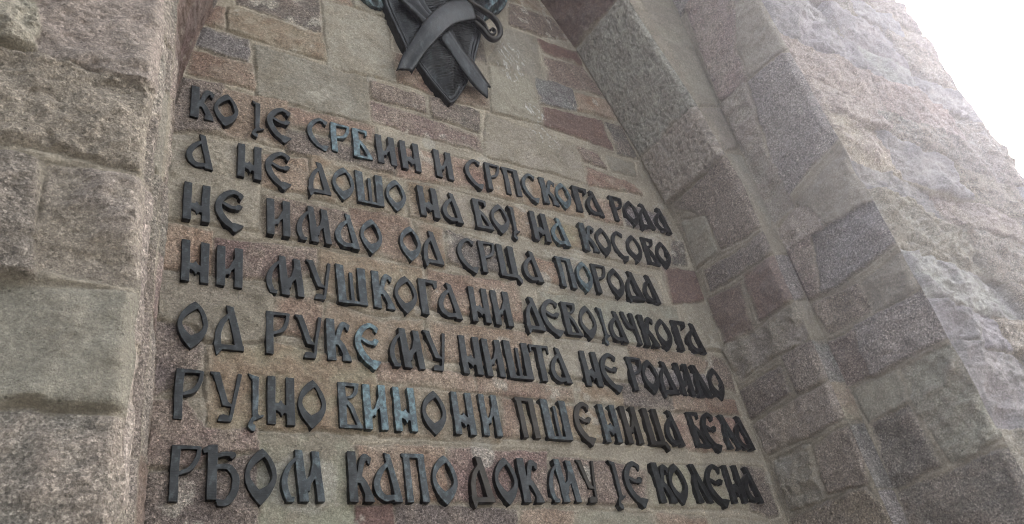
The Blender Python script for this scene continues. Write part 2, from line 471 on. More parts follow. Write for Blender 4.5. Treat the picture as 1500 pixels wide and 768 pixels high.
ALT = {'v': (.27, .255, .245), 'g': (.31, .275, .21), 't': (.30, .22, .15), 'p': (.36, .28, .21), 'd': (.245, .20, .165), 'b': (.225, .145, .115),
       'm': (.28, .225, .182), 'D': (.19, .17, .165), 'T': (.24, .20, .155), 'q': (.30, .25, .215), 'h': (.29, .26, .20),
       'e': (.27, .245, .19), 'x': (.195, .145, .125), 'u': (.31, .295, .25), 'U': (.285, .245, .205)}
GRAIN = {'v': .45, 'g': .42, 't': .5, 'p': .75, 'd': 1.0, 'b': .6, 'm': .95, 'D': 1.0, 'T': .9, 'q': .75, 'h': .6, 'e': .42, 'x': .6, 'u': .6, 'U': .6}
ROUGH = {'v': 1.2, 'g': .8, 't': 1.0, 'p': 1.0, 'd': .9, 'b': 1.1, 'm': .8, 'D': .8, 'T': 1.2, 'q': 1.2, 'h': 2.2, 'e': .42, 'x': 1.3, 'u': .5, 'U': .5}
MORTAR = np.array((.375, .334, .264))

WASH = 0.90          # how much of the stones' own colour is left under the grey weathering
Y1, Y2 = -0.65, -1.286
def arch(z):
    return np.interp(z, [4.6, 5.3, 6.4, 7.5, 8.6, 9.5], [0, .14, .46, .95, 1.6, 1.73])    # each big block cut straight
def half_clip(xl, xr):
    mid = 2.15
    return np.minimum(xl, mid - 0.02), np.maximum(xr, mid + 0.02)
X_FL0, X_AL, X_E1L, X_CL = -2.6, 0.245, 0.375, 0.465
X_CR, X_E1R, X_AR, X_FR1 = 3.93, 3.88, 4.02, 6.76
DEEP = 5.5
def profile(z):
    """corner points of the plan outline at height z, each (x, y)"""
    a = arch(z)
    e1l, e1r = half_clip(X_E1L + a, X_E1R - a)
    cl, cr = half_clip(X_CL + a, X_CR - a)
    xr = X_FR1 - 0.022 * (z - 5)
    xl = X_FL0 + 0.022 * (z - 5)
    o = np.zeros_like(z)
    return [(xl, o + DEEP), (xl, o + Y2), (o + X_AL, o + Y2), (o + X_AL, o + Y1), (e1l, o + Y1), (cl, o), (cr, o), (e1r, o + Y1),
            (o + X_AR, o + Y1), (o + X_AR, o + Y2), (xr, o + Y2), (xr, o + DEEP)]
SEGS = ['lside', 'lfront', 'lrev2', 'lstrip', 'lrev1', 'back', 'rev1', 'strip', 'rev2', 'front', 'side']
CONVEX = [True, True, False, True, False, False, True, False, True, True]    # corner between seg k and k+1
TOP = 11.0
zs = np.concatenate([np.linspace(0, 1.9, 12), np.arange(2.0, 5.6, 0.008), np.arange(5.6, 7.7, 0.012), np.linspace(7.8, TOP, 18)])
NZ = len(zs)
PROF = profile(zs)
def lin(a, b, n): return np.linspace(a, b, n)
TS = {'lside': lin(0, 1, 14), 'lfront': np.concatenate([lin(0, .55, 14)[:-1], lin(.55, 1, 170)]), 'lrev2': lin(0, 1, 24), 'lstrip': lin(0, 1, 18),
      'lrev1': lin(0, 1, 34), 'back': lin(0, 1, 440), 'rev1': lin(0, 1, 82), 'strip': lin(0, 1, 18), 'rev2': lin(0, 1, 80),
      'front': lin(0, 1, 230), 'side': np.concatenate([lin(0, .1, 30)[:-1], lin(.1, 1, 20)])}
COURSE = [0, .45, .95, 1.4, 1.95, 2.2, 2.57, 3.05, 3.3, 3.63, 4.05, 4.3, 4.72, 5.02, 5.45, 5.8, 6.3, 6.62, 7.1, 7.6, 8.1, 8.55, 9.1, 9.6, 10.1, 10.6, 11.0]

def poly_sdf_inside(px, py, poly):
    """signed distance, positive inside"""
    d2 = np.full(px.shape, 1e9); ins = np.zeros(px.shape, bool)
    n = len(poly)
    for i in range(n):
        x0, y0 = poly[i]; x1, y1 = poly[(i + 1) % n]
        ex, ey = x1 - x0, y1 - y0
        L2 = ex * ex + ey * ey + 1e-12
        t = np.clip(((px - x0) * ex + (py - y0) * ey) / L2, 0, 1)
        dx = px - (x0 + t * ex); dy = py - (y0 + t * ey)
        d2 = np.minimum(d2, dx * dx + dy * dy)
        if y0 != y1:
            c = ((y0 > py) != (y1 > py)) & (px < ex * (py - y0) / ey + x0)
            ins ^= c
    d = np.sqrt(d2)
    return np.where(ins, d, -d)

def inset_round(poly, ins=0.0):
    return poly

def generic_stones(s0, s1, traced, kinds, wmin, wmax, seed):
    rg = random.Random(seed)
    res = []
    for a, b in zip(COURSE[:-1], COURSE[1:]):
        s = s0 + (0 if rg.random() < .5 else -rg.uniform(.1, .3))
        while s < s1:
            w_ = rg.uniform(wmin, wmax)
            e = s + w_
            if s1 - e < wmin * .6: e = s1
            p = [(max(s, s0) + .012, a + .012), (min(e, s1) - .012, a + .012), (min(e, s1) - .012, b - .012), (max(s, s0) + .012, b - .012)]
            pts = [(x * (1 - f) + x2 * f, y * (1 - g) + y2 * g) for (x, y), (x2, y2) in [(p[0], p[2])] for f in (.1, .5, .9) for g in (.12, .5, .88)]
            ok = True
            for _, q in traced:
                for (x, y) in pts:
                    if poly_sdf_inside(np.array([x]), np.array([y]), q)[0] > -0.035: ok = False; break
                if not ok: break
            if ok and p[1][0] - p[0][0] > .05:
                res.append((rg.choice(kinds), [(x + rg.uniform(-.012, .012), y + rg.uniform(-.012, .012)) for x, y in p]))
            s = e
    return res

def seg_s(seg, X, Yv):
    return Yv if seg in ('lside', 'lrev2', 'lrev1', 'rev1', 'rev2', 'side') else X

H = {}; DATA = {}
ubase = 0.0
for k, seg in enumerate(SEGS):
    (xa, ya), (xb, yb) = PROF[k], PROF[k + 1]
    t = TS[seg][None, :]
    X = xa[:, None] * (1 - t) + xb[:, None] * t
    Yv = ya[:, None] * (1 - t) + yb[:, None] * t
    Z = np.repeat(zs[:, None], t.shape[1], 1)
    s = seg_s(seg, X, Yv)
    # unfolded coordinate for the noise (runs on round the corners)
    ln = np.hypot(PROF[k + 1][0][0] - PROF[k][0][0], PROF[k + 1][1][0] - PROF[k][1][0])
    U = ubase + t * ln + 0 * Z
    ubase += ln
    traced = [(c, [tuple(p) for p in q]) for c, q in STONES.get(seg, [])]
    lo, hi = float(s.min()), float(s.max())
    kinds = {'front': list('vTqvvhTv'), 'lfront': list('TqeDqh'), 'lside': list('gTq'), 'side': list('gTqD'), 'back': list('gptdm'), 'rev1': list('gdmpu'),
             'lrev1': list('xmd'), 'lrev2': list('Tdq'), 'lstrip': list('Tdde'), 'strip': list('gDt'), 'rev2': list('gmdD')}[seg]
    wm = {'front': (.65, 1.2), 'lfront': (.5, .95), 'lside': (.6, 1.1), 'side': (.5, 1.0), 'back': (.3, .6)}.get(seg, (.22, .5))
    if seg in ('lstrip', 'strip'): wm = (.5, .6)
    st = traced + generic_stones(lo, hi, traced, kinds, wm[0], wm[1], 100 + k)
    # stones on an outer corner run right to the arris
    c0 = k > 0 and CONVEX[k - 1]; c1 = k < len(SEGS) - 1 and CONVEX[k]
    sa, sb = float(np.median(s[:, 0])), float(np.median(s[:, -1]))
    def to_edge(q):
        r_ = []
        for (x, y) in q:
            for on, e, oth in ((c0, sa, sb), (c1, sb, sa)):
                if on and abs(x - e) < min(.075, .4 * abs(sb - sa)): x = e + .15 * (1 if e > oth else -1)
            r_.append((x, y))
        return r_
    if seg not in ('rev1', 'lrev1', 'strip', 'lstrip'): st = [(c, to_edge(q)) for c, q in st]
    elif seg == 'rev1': st = [(c, [(x - (.1 if x < Y1 + .05 else 0), y) for x, y in q]) for c, q in st]
    elif seg == 'strip': st = [(c, [(x - .10 if i_ in () else x, y) for i_, (x, y) in enumerate(q)]) for c, q in st]
    warpx = s + 0.012 * fbm(U * 9, Z * 9, 3, 5) + 0.004 * fbm(U * 45, Z * 45, 2, 6)
    warpz = Z + 0.012 * fbm(U * 9 + 40, Z * 9, 3, 8) + 0.004 * fbm(U * 45, Z * 45, 2, 9)
    D = np.full(s.shape, -1.0); ID = np.full(s.shape, -1)
    for i, (c, q) in enumerate(st):
        qa = np.array(q)
        m = (warpx > qa[:, 0].min() - .08) & (warpx < qa[:, 0].max() + .08) & (warpz > qa[:, 1].min() - .08) & (warpz < qa[:, 1].max() + .08)
        if not m.any(): continue
        d = poly_sdf_inside(warpx[m], warpz[m], q)
        cur = D[m]; idc = ID[m]
        d = d + (.015 if seg in ('lfront', 'front', 'rev1', 'rev2', 'strip') else .013)
        up = d > cur
        cur[up] = d[up]; idc[up] = i
        D[m] = cur; ID[m] = idc
    rg = np.random.default_rng(500 + k)
    n_st = len(st)
    lift = rg.uniform(-.004, .007, n_st + 1)
    tilt = rg.uniform(-1, 1, (n_st + 1, 6))
    jit = rg.uniform(.88, 1.12, n_st + 1)
    tint = rg.normal(0, .025, (n_st + 1, 3))
    kindc = [c for c, _ in st] + ['t']
    cen = np.array([np.mean(np.array(q), 0) for _, q in st] + [(0, 0)])
    pal = np.array([PAL[c] for c in kindc]); alt = np.array([ALT[c] for c in kindc])
    pal = pal * WASH + (1 - WASH) * pal.mean(1, keepdims=True); alt = alt * WASH + (1 - WASH) * alt.mean(1, keepdims=True)
    if seg in ('rev1', 'rev2', 'strip', 'lrev1', 'lrev2', 'lstrip'):      # reveals and steps: colours drawn towards one even grey
        kw = np.array([.12 if c in 'xuU' else .38 for c in kindc])[:, None]
        pal = pal * (1 - kw) + kw * np.array((.26, .235, .205)); alt = alt * (1 - kw) + kw * np.array((.26, .235, .205))
    if seg == 'lfront':
        pal = pal * .75 + .25 * np.array((.30, .275, .225)); alt = alt * .75 + .25 * np.array((.28, .255, .21))
    grn = np.array([GRAIN[c] for c in kindc]); rgh = np.array([ROUGH[c] for c in kindc])
    bush = np.array([1.0 if c in 'uU' else 0.0 for c in kindc])
    inside = sstep(-.004, .016, D)
    f1 = fbm(U * 7, Z * 7, 5, 21); f2 = fbm(U * 24, Z * 24, 4, 33); f3 = ridged(U * 5, Z * 8, 4, 44)
    h = np.zeros(s.shape)
    big = seg in ('front', 'lfront', 'side', 'lside')
    sl, zl = s - cen[ID, 0], Z - cen[ID, 1]
    face = (.012 if seg != 'back' else .009) + lift[ID] + rgh[ID] * (0.0095 * f1 + 0.0055 * f2)
    face = face + rgh[ID] * 0.016 * (np.floor((f3 + 0.2 * f1) * 5) / 5 + .12 * f3 - .62) * (rgh[ID] > .55)
    if big:
        a1 = np.minimum(0.10 * (tilt[ID, 0] * sl + tilt[ID, 1] * zl) + .012, np.minimum(0.16 * (tilt[ID, 2] * sl + tilt[ID, 3] * zl) + .016, 0.2 * (tilt[ID, 4] * sl + tilt[ID, 5] * zl) + .02))
        face = face + a1 + .012 * f1
        if seg in ('front', 'side'):
            face = face + .017 * (f3 - .6) + .014 * (np.floor(f3 * 5) / 5 - .6) + .006 * f2 + .010 * f1
    if seg == 'rev2':
        face = face + .024 * (f3 - .6) + .010 * f1 + .10 * (tilt[ID, 0] * sl + tilt[ID, 1] * zl)
    # bush-hammered blocks: a close field of shallow pits
    pit = ridged(U * 42, Z * 30, 2, 71)
    face = face + bush[ID] * (0.016 * (pit - .6))
    smooth_ = np.array([1.0 if c in 'gte' else 0.0 for c in kindc])
    dim = ridged(U * 20, Z * 26, 2, 81)
    face = face + smooth_[ID] * .009 * (dim - .6) * sstep(-.2, .3, f1)
    rough_ = np.array([1.0 if c in 'qTpxhvbm' else 0.0 for c in kindc])
    ck = ridged(U * 3.2 + .35 * f1, Z * 4.4 + .35 * f2, 1, 85)
    ck2 = ridged(U * 7 + .3 * f2, Z * 3 + .3 * f1, 1, 87)
    crack = np.maximum(sstep(.955, .99, ck) * sstep(-.1, .25, fbm(U * 2.7, Z * 2.7, 2, 86)), sstep(.965, .992, ck2) * sstep(.05, .3, fbm(U * 3.1, Z * 3.1, 2, 88)))
    face = face - rough_[ID] * (.011 if big else .006) * crack
    face = face + np.array([0.020 if c == 'U' else 0.006 if c == 'u' else 0.0 for c in kindc])[ID] * sstep(0, .02, D)
    bead = 0.0035 * sstep(.004, .010, -D) * (1 - sstep(.016, .03, -D)) + .002 * f2 + .003 * f1
    h = bead * (1 - inside) + face * inside
    h = h - (0.020 if seg == 'front' else 0.0065) * np.exp(-((D - .001) / (.016 if seg == 'front' else .0065)) ** 2)
    mixf = sstep(-.6, .7, f1 + .5 * f2 + .25 * fbm(U * 2.2, Z * 2.2, 2, 77))
    c = pal[ID] * jit[ID][..., None] * (1 + tint[ID])
    c = c * (1 - mixf[..., None]) + alt[ID] * jit[ID][..., None] * mixf[..., None]
    c = c * (1 + (bush[ID] * .9 * (pit - .6))[..., None])         # bruised tips of the bush-hammered blocks, with relief highlights painted into the colour
    # mortar smeared over the stone edges in places
    smear = sstep(-.05, .45, fbm(U * 5, Z * 5, 4, 91)) * (1 - sstep(.0, .05, D)) if seg in ('back', 'rev1', 'strip') else 0
    ins2 = inside * (1 - .85 * smear)
    ribb = sstep(.003, .007, -D) * (1 - sstep(.013, .02, -D)) * sstep(-.3, .2, fbm(U * 1.9, Z * 1.9, 2, 19))
    mort = MORTAR * (1.0 if seg == 'back' else .80) * (1 + .18 * f1[..., None]) * (1 + .25 * ribb[..., None]) * (1 + .12 * fbm(U * 6, Z * 6, 3, 15)[..., None])
    c = mort * (1 - ins2[..., None]) + c * ins2[..., None]
    g_ = .42 * (1 - ins2) + grn[ID] * ins2
    if seg == 'lfront':
        g_ = g_ * .8
        c = c * .87
    if seg == 'back':
        # lime run-off streaks beside the shield
        wz = np.exp(-(((X - 2.74) / .13) ** 2 + ((Z - 5.93) / .22) ** 2)) + .9 * np.exp(-(((X - 2.85) / .10) ** 2 + ((Z - 5.42) / .10) ** 2)) + .5 * np.exp(-(((X - 2.9) / .2) ** 2 + ((Z - 5.2) / .12) ** 2))
        st_n = fbm(U * 60 + Z * 22, Z * 16, 5, 121, .62)
        wm_ = sstep(.12, .26, st_n + .30 * wz - .30) * sstep(.15, .4, wz)
        c = c * (1 - wm_[..., None]) + np.array((.56, .55, .51)) * wm_[..., None]
        for px_, pz_, pr_ in ((1.07, 2.75, .15), (2.56, 3.98, .05), (1.95, 2.90, .07), (2.86, 2.86, .03), (2.52, 2.80, .05), (1.93, 4.86, .05), (1.60, 5.28, .05)):
            q_ = sstep(1.0, .8, np.hypot(X - px_, (Z - pz_)) / pr_ + .5 * f1) * .6
            c = c * (1 - q_[..., None]) + np.array((.44, .42, .365)) * q_[..., None]
        wp = sstep(.30, .42, fbm(U * 11, Z * 11, 4, 131)) * sstep(0.1, .35, fbm(U * 1.7, Z * 1.7, 2, 132)) * .55
        c = c * (1 - wp[..., None]) + np.array((.50, .47, .40)) * wp[..., None]
    DATA[seg] = [X, Yv, Z, U, h, np.clip(c, .01, .9), g_]

# join neighbouring faces along the corners: one shared displaced edge, so the skin stays closed
EDGE = []
for k in range(len(SEGS) - 1):
    x, y = PROF[k + 1]
    u = DATA[SEGS[k]][3][:, -1]
    if CONVEX[k]:
        amp = .014 if k in (1, 8) else .008
        e = -.006 + amp * fbm(zs * 6 + k * 13, zs * 0 + k, 4, 200 + k) - amp * 1.2 * sstep(.1, .5, fbm(zs * 3.1 + k * 7, zs * 0, 3, 300 + k))
    else:
        e = .004 + .004 * fbm(zs * 9 + k, zs * 0, 3, 400 + k)
    EDGE.append(e)
NRM = []
for k in range(len(SEGS)):
    (xa, ya), (xb, yb) = PROF[k], PROF[k + 1]
    dx, dy = xb - xa, yb - ya
    L_ = np.hypot(dx, dy) + 1e-9
    NRM.append((dy / L_, -dx / L_))          # outward (towards the viewer)
tower = empty('stone_tower', (2.1, 0.0, 0.0))
tag(tower, 'tall tower of mixed grey, pink and brown stone blocks with a deep arched niche', 'monument')
NAMES = {'lside': 'side_wall', 'lfront': 'front_wall', 'lrev2': 'outer_reveal', 'lstrip': 'niche_step', 'lrev1': 'inner_reveal', 'back': 'niche_wall',
         'rev1': 'inner_reveal', 'strip': 'niche_step', 'rev2': 'outer_reveal', 'front': 'front_wall', 'side': 'side_wall'}
for k, seg in enumerate(SEGS):
    X, Yv, Z, U, h, c, g_ = DATA[seg]
    nu = X.shape[1]
    width = np.hypot(X - X[:, :1], Yv - Yv[:, :1])
    wr = np.hypot(X - X[:, -1:], Yv - Yv[:, -1:])
    blend_l, blend_r = (.035, .035)
    nx = np.repeat(NRM[k][0][:, None], nu, 1); ny = np.repeat(NRM[k][1][:, None], nu, 1)
    for side, dist in (('l', width), ('r', wr)):
        kk = k - 1 if side == 'l' else k
        if kk < 0 or kk >= len(SEGS) - 1: continue
        other = k - 1 if side == 'l' else k + 1
        bl = .045 if CONVEX[kk] else .02
        wgt = (1 - sstep(0, bl, dist))
        bx = NRM[k][0] + NRM[other][0]; by = NRM[k][1] + NRM[other][1]
        h = h * (1 - wgt) + EDGE[kk][:, None] * wgt
        w2 = 1 - sstep(0, .03, dist)
        nx = nx * (1 - w2) + bx[:, None] * w2
        ny = ny * (1 - w2) + by[:, None] * w2
    Pts = np.stack([X + nx * h, Yv + ny * h, Z], -1)
    o = grid_mesh(NAMES[seg], Pts, STONE, tower, {'grain': g_}, {'col': c}, loc=(2.1, 0, 0))
    o.location = (0, 0, 0)
# the top of the tower
xl, xr = float(PROF[0][0][-1]), float(PROF[-1][0][-1])
def cap(name, z0, z1, x0, x1, y0, y1):
    v = [(x - 2.1, y, z) for z in (z0, z1) for x, y in ((x0, y0), (x1, y0), (x1, y1), (x0, y1))]
    o = mesh_obj(name, v, [(0, 3, 2, 1), (4, 5, 6, 7), (0, 1, 5, 4), (1, 2, 6, 5), (2, 3, 7, 6), (3, 0, 4, 7)], STONE, tower, smooth=False)
    me = o.data
    a = me.color_attributes.new('col', 'FLOAT_COLOR', 'POINT'); a.data.foreach_set('color', [.31, .29, .24, 1] * 8)
    b = me.attributes.new('grain', 'FLOAT', 'POINT'); b.data.foreach_set('value', [.5] * 8)
    return o
cap('coping', TOP - .05, TOP + .35, xl - .12, xr + .12, Y2 - .12, DEEP + .12)
cap('rear_wall', 0.0, TOP - .06, -2.6, 6.6, DEEP - .25, DEEP - .05)

# ------------------------------------------------------------------ bronze letters
CAP = 0.2214
def cr(pts, n=6, closed=False):
    """Catmull-Rom through the points"""
    P = [np.array(p, float) for p in pts]
    out = []
    N = len(P)
    for i in range(N - 1 if not closed else N):
        p0 = P[(i - 1) % N] if closed or i > 0 else 2 * P[0] - P[1]
        p1 = P[i]; p2 = P[(i + 1) % N]
        p3 = P[(i + 2) % N] if closed or i + 2 < N else 2 * P[-1] - P[-2]
        for t in np.linspace(0, 1, n, endpoint=False):
            out.append(.5 * ((2 * p1) + (-p0 + p2) * t + (2 * p0 - 5 * p1 + 4 * p2 - p3) * t * t + (-p0 + 3 * p1 - 3 * p2 + p3) * t ** 3))
    if not closed: out.append(P[-1])
    return [tuple(p) for p in out]

def glyph(ch):
    """('P', polygon) / ('S', stroke of (x, y, half width)) / ('-', polygon to cut); x in 0..1 of the width, y and half widths in cap heights"""
    st = lambda x0, x1, y0=0.0, y1=1.0, k=0.0: ('P', [(x0, y0), (x1, y0), (x1 - k, y1), (x0 - k, y1)])
    S = lambda *p: ('S', cr(p, 5))
    if ch == 'О':
        out = cr([(.55, 1.0), (.33, .90), (.11, .72), (.0, .50), (.04, .32), (.2, .12), (.47, -.07)]) + cr([(.47, -.07), (.78, .13), (.96, .34), (1.0, .52), (.93, .70), (.77, .87), (.55, 1.0)])
        hole = cr([(.62, .83), (.42, .74), (.22, .60), (.17, .48), (.25, .36), (.45, .23)]) + cr([(.45, .23), (.70, .32), (.82, .44), (.81, .56), (.72, .73), (.62, .83)])
        return [('P', out), ('-', hole)]
    if ch == 'К':
        return [st(0, .38), S((.42, .42, .06), (.52, .68, .075), (.68, .88, .085), (.84, .86, .075)), ('P', [(.80, .95), (1.0, .88), (.90, .70), (.78, .76)]),
                S((.36, .54, .07), (.58, .40, .085), (.72, .22, .09), (.80, .08, .09)), ('P', [(.56, .0), (1.0, .0), (.94, .16), (.60, .16)])]
    if ch == 'Ј':
        return [('P', [(.30, .14), (.72, .14), (.80, .97), (.30, 1.0)]), ('P', [(0, 1.03), (.35, 1.0), (.36, .86), (.14, .92)]),
                S((.62, .16, .06), (.36, .08, .055), (.20, -.04, .055), (.40, -.10, .06)), S((.55, .10, .05), (.98, .16, .035)), ('P', [(.2, -.14), (.52, -.16), (.6, -.04), (.4, .02)])]
    if ch == 'Е':
        return [S((.86, .90, .07), (.62, .955, .075), (.34, .84, .085), (.14, .60, .09), (.17, .36, .095), (.38, .14, .10), (.62, .01, .09)),
                ('P', [(.50, .10), (.60, -.10), (.72, -.14), (1.0, .07), (.98, .10), (.66, .13)]), ('P', [(.80, .99), (1.0, .90), (.88, .74), (.76, .82)]),
                S((.30, .60, .055), (.55, .52, .065), (.74, .54, .06), (.84, .60, .045)), ('P', [(.74, .64), (.98, .60), (.84, .46), (.68, .44)])]
    if ch == 'С':
        return [S((.84, .91, .055), (.60, .95, .065), (.32, .82, .075), (.12, .58, .08), (.17, .34, .085), (.42, .12, .085), (.72, .0, .075)),
                ('P', [(.62, .10), (.72, -.09), (.84, -.08), (1.0, .14), (.86, .14)]), ('P', [(.76, .98), (1.0, .93), (.90, .76), (.74, .84)])]
    if ch == 'Р':
        return [st(0, .34), ('P', [(.30, .90), (1.0, .92), (.97, 1.0), (.0, 1.0)]), S((.93, .95, .05), (.87, .76, .058), (.68, .58, .062), (.36, .50, .05))]
    if ch == 'Б':
        return [st(0, .36), ('P', [(0, 1.0), (.80, 1.0), (.80, .88), (.3, .90)]), ('P', [(.66, .98), (.80, 1.0), (.78, .80), (.62, .76)]),
                S((.34, .56, .07), (.56, .42, .075), (.72, .24, .075), (.84, .08, .08)), ('P', [(0, 0), (1.0, 0), (.96, .11), (0, .11)])]
    if ch == 'В':
        return [st(0, .36), ('P', [(0, 1.0), (.94, 1.0), (.92, .90), (.3, .90)]), S((.82, .94, .06), (.76, .80, .06), (.60, .70, .05), (.34, .66, .04)),
                S((.34, .60, .06), (.56, .46, .065), (.70, .26, .06), (.86, .06, .065)), ('P', [(0, 0), (1.0, 0), (.97, .10), (0, .10)])]
    if ch == 'И':
        return [st(0, .35), st(.65, 1.0), ('P', [(.30, .24), (.30, .42), (.44, .46), (.56, .62), (.70, .78), (.70, .48), (.56, .40), (.50, .26), (.42, .30)])]
    if ch == 'Н':
        return [st(0, .33), st(.66, 1.0), ('P', [(.28, .46), (.42, .46), (.50, .54), (.60, .44), (.72, .40), (.72, .22), (.60, .24), (.52, .15), (.44, .25), (.28, .30)])]
    if ch == 'П':
        return [st(.08, .38), st(.68, 1.0), ('P', [(.0, 1.0), (1.0, 1.0), (1.0, .88), (.03, .90)])]
    if ch == 'Г':
        return [st(0, .40), ('P', [(0, 1.0), (1.0, 1.0), (.97, .88), (.3, .89)]), ('P', [(.72, .98), (1.0, 1.0), (.97, .80), (.80, .72), (.74, .84)])]
    if ch == 'А':
        return [('P', [(.42, 1.0), (.68, .96), (1.0, .0), (.70, .02), (.62, .34)]), S((.52, .76, .055), (.28, .62, .075), (.11, .40, .085), (.16, .20, .09), (.36, .09, .085), (.60, .10, .075), (.80, .13, .05)),
                ('P', [(.66, .0), (1.0, .0), (.94, .14), (.64, .16)])]
    if ch == 'Д':
        return [('P', [(.38, 1.0), (.66, .97), (1.0, .04), (1.0, .0), (.70, .0)]), S((.52, .78, .055), (.30, .60, .07), (.17, .36, .075), (.16, .10, .08)), ('P', [(.08, .13), (1.0, .13), (1.0, .0), (.12, .0)]),
                ('P', [(.0, .17), (.06, -.02), (.12, -.15), (.20, -.10), (.34, .05), (.22, .16)])]
    if ch == 'Л':
        return [('P', [(.10, 1.0), (.42, 1.0), (1.0, .0), (.66, .0)]), S((.36, .74, .06), (.20, .50, .085), (.16, .26, .09), (.24, .07, .085)), ('P', [(.02, .0), (.44, .0), (.36, .12), (.06, .14)])]
    if ch == 'М':
        return [('P', [(.31, 1.0), (.52, .99), (.62, .0), (.37, .0)]), ('P', [(.70, .98), (.91, .97), (1.0, .0), (.79, .0)]), ('P', [(.54, .22), (.54, .42), (.64, .50), (.74, .80), (.80, .46), (.68, .34), (.64, .18)]),
                S((.37, .84, .04), (.20, .68, .06), (.08, .45, .075), (.07, .24, .08), (.14, .07, .075)), ('P', [(.06, .0), (.27, .0), (.30, .11), (.08, .12)])]
    if ch == 'У':
        return [('P', [(.06, 1.0), (.32, 1.0), (.60, .42), (.72, .36), (.70, .30), (.42, .31)]), ('P', [(.0, 1.0), (.2, 1.0), (.2, .9), (.05, .92)]), ('P', [(.84, 1.0), (1.0, .98), (.74, .04), (.60, .04)]),
                ('P', [(.28, .02), (.34, .14), (.48, .17), (.72, .13), (.72, .0), (.30, .0)])]
    if ch == 'Ш':
        return [st(0, .30, k=.02), st(.42, .57, 0, .84), st(.70, 1.0), ('P', [(.0, 0), (1.0, 0), (1.0, .10), (0, .10)]), ('P', [(-.03, 1.02), (.24, 1.0), (.2, .9), (.0, .92)])]
    if ch == 'Ц':
        return [st(0, .30), st(.52, .82), ('P', [(.0, 0), (.88, 0), (.88, .11), (0, .11)]), ('P', [(.70, .10), (.86, .12), (1.0, -.02), (.98, -.12), (.90, -.17), (.74, -.02)])]
    if ch == 'Т':
        return [st(.34, .66, 0, .96), ('P', [(.0, 1.0), (1.0, 1.0), (1.0, .90), (.0, .90)]), ('P', [(.0, 1.0), (.14, .98), (.12, .78), (.02, .74)]), ('P', [(.84, .98), (1.0, 1.0), (.98, .74), (.88, .78)])]
    if ch == 'Ч':
        return [('P', [(.58, 1.0), (.86, .98), (1.0, .0), (.74, .0)]), S((.14, .92, .08), (.26, .70, .085), (.44, .54, .085), (.70, .52, .07)), ('P', [(.0, 1.0), (.28, 1.0), (.26, .86), (.04, .88)])]
    if ch == 'Ђ':
        return [st(.14, .42, .04, 1.02), ('P', [(.0, .94), (.20, 1.03), (.40, 1.03), (.40, .92), (.05, .84)]), S((.40, .82, .055), (.62, .86, .06), (.82, .84, .06)), ('P', [(.72, .92), (.88, .90), (.80, .74), (.70, .78)]),
                S((.40, .62, .06), (.68, .62, .075), (.88, .46, .085), (.86, .22, .085), (.70, .02, .085), (.48, -.02, .06)), ('P', [(.36, .0), (.70, -.07), (.74, .04), (.40, .08)])]
    return [st(0, 1)]

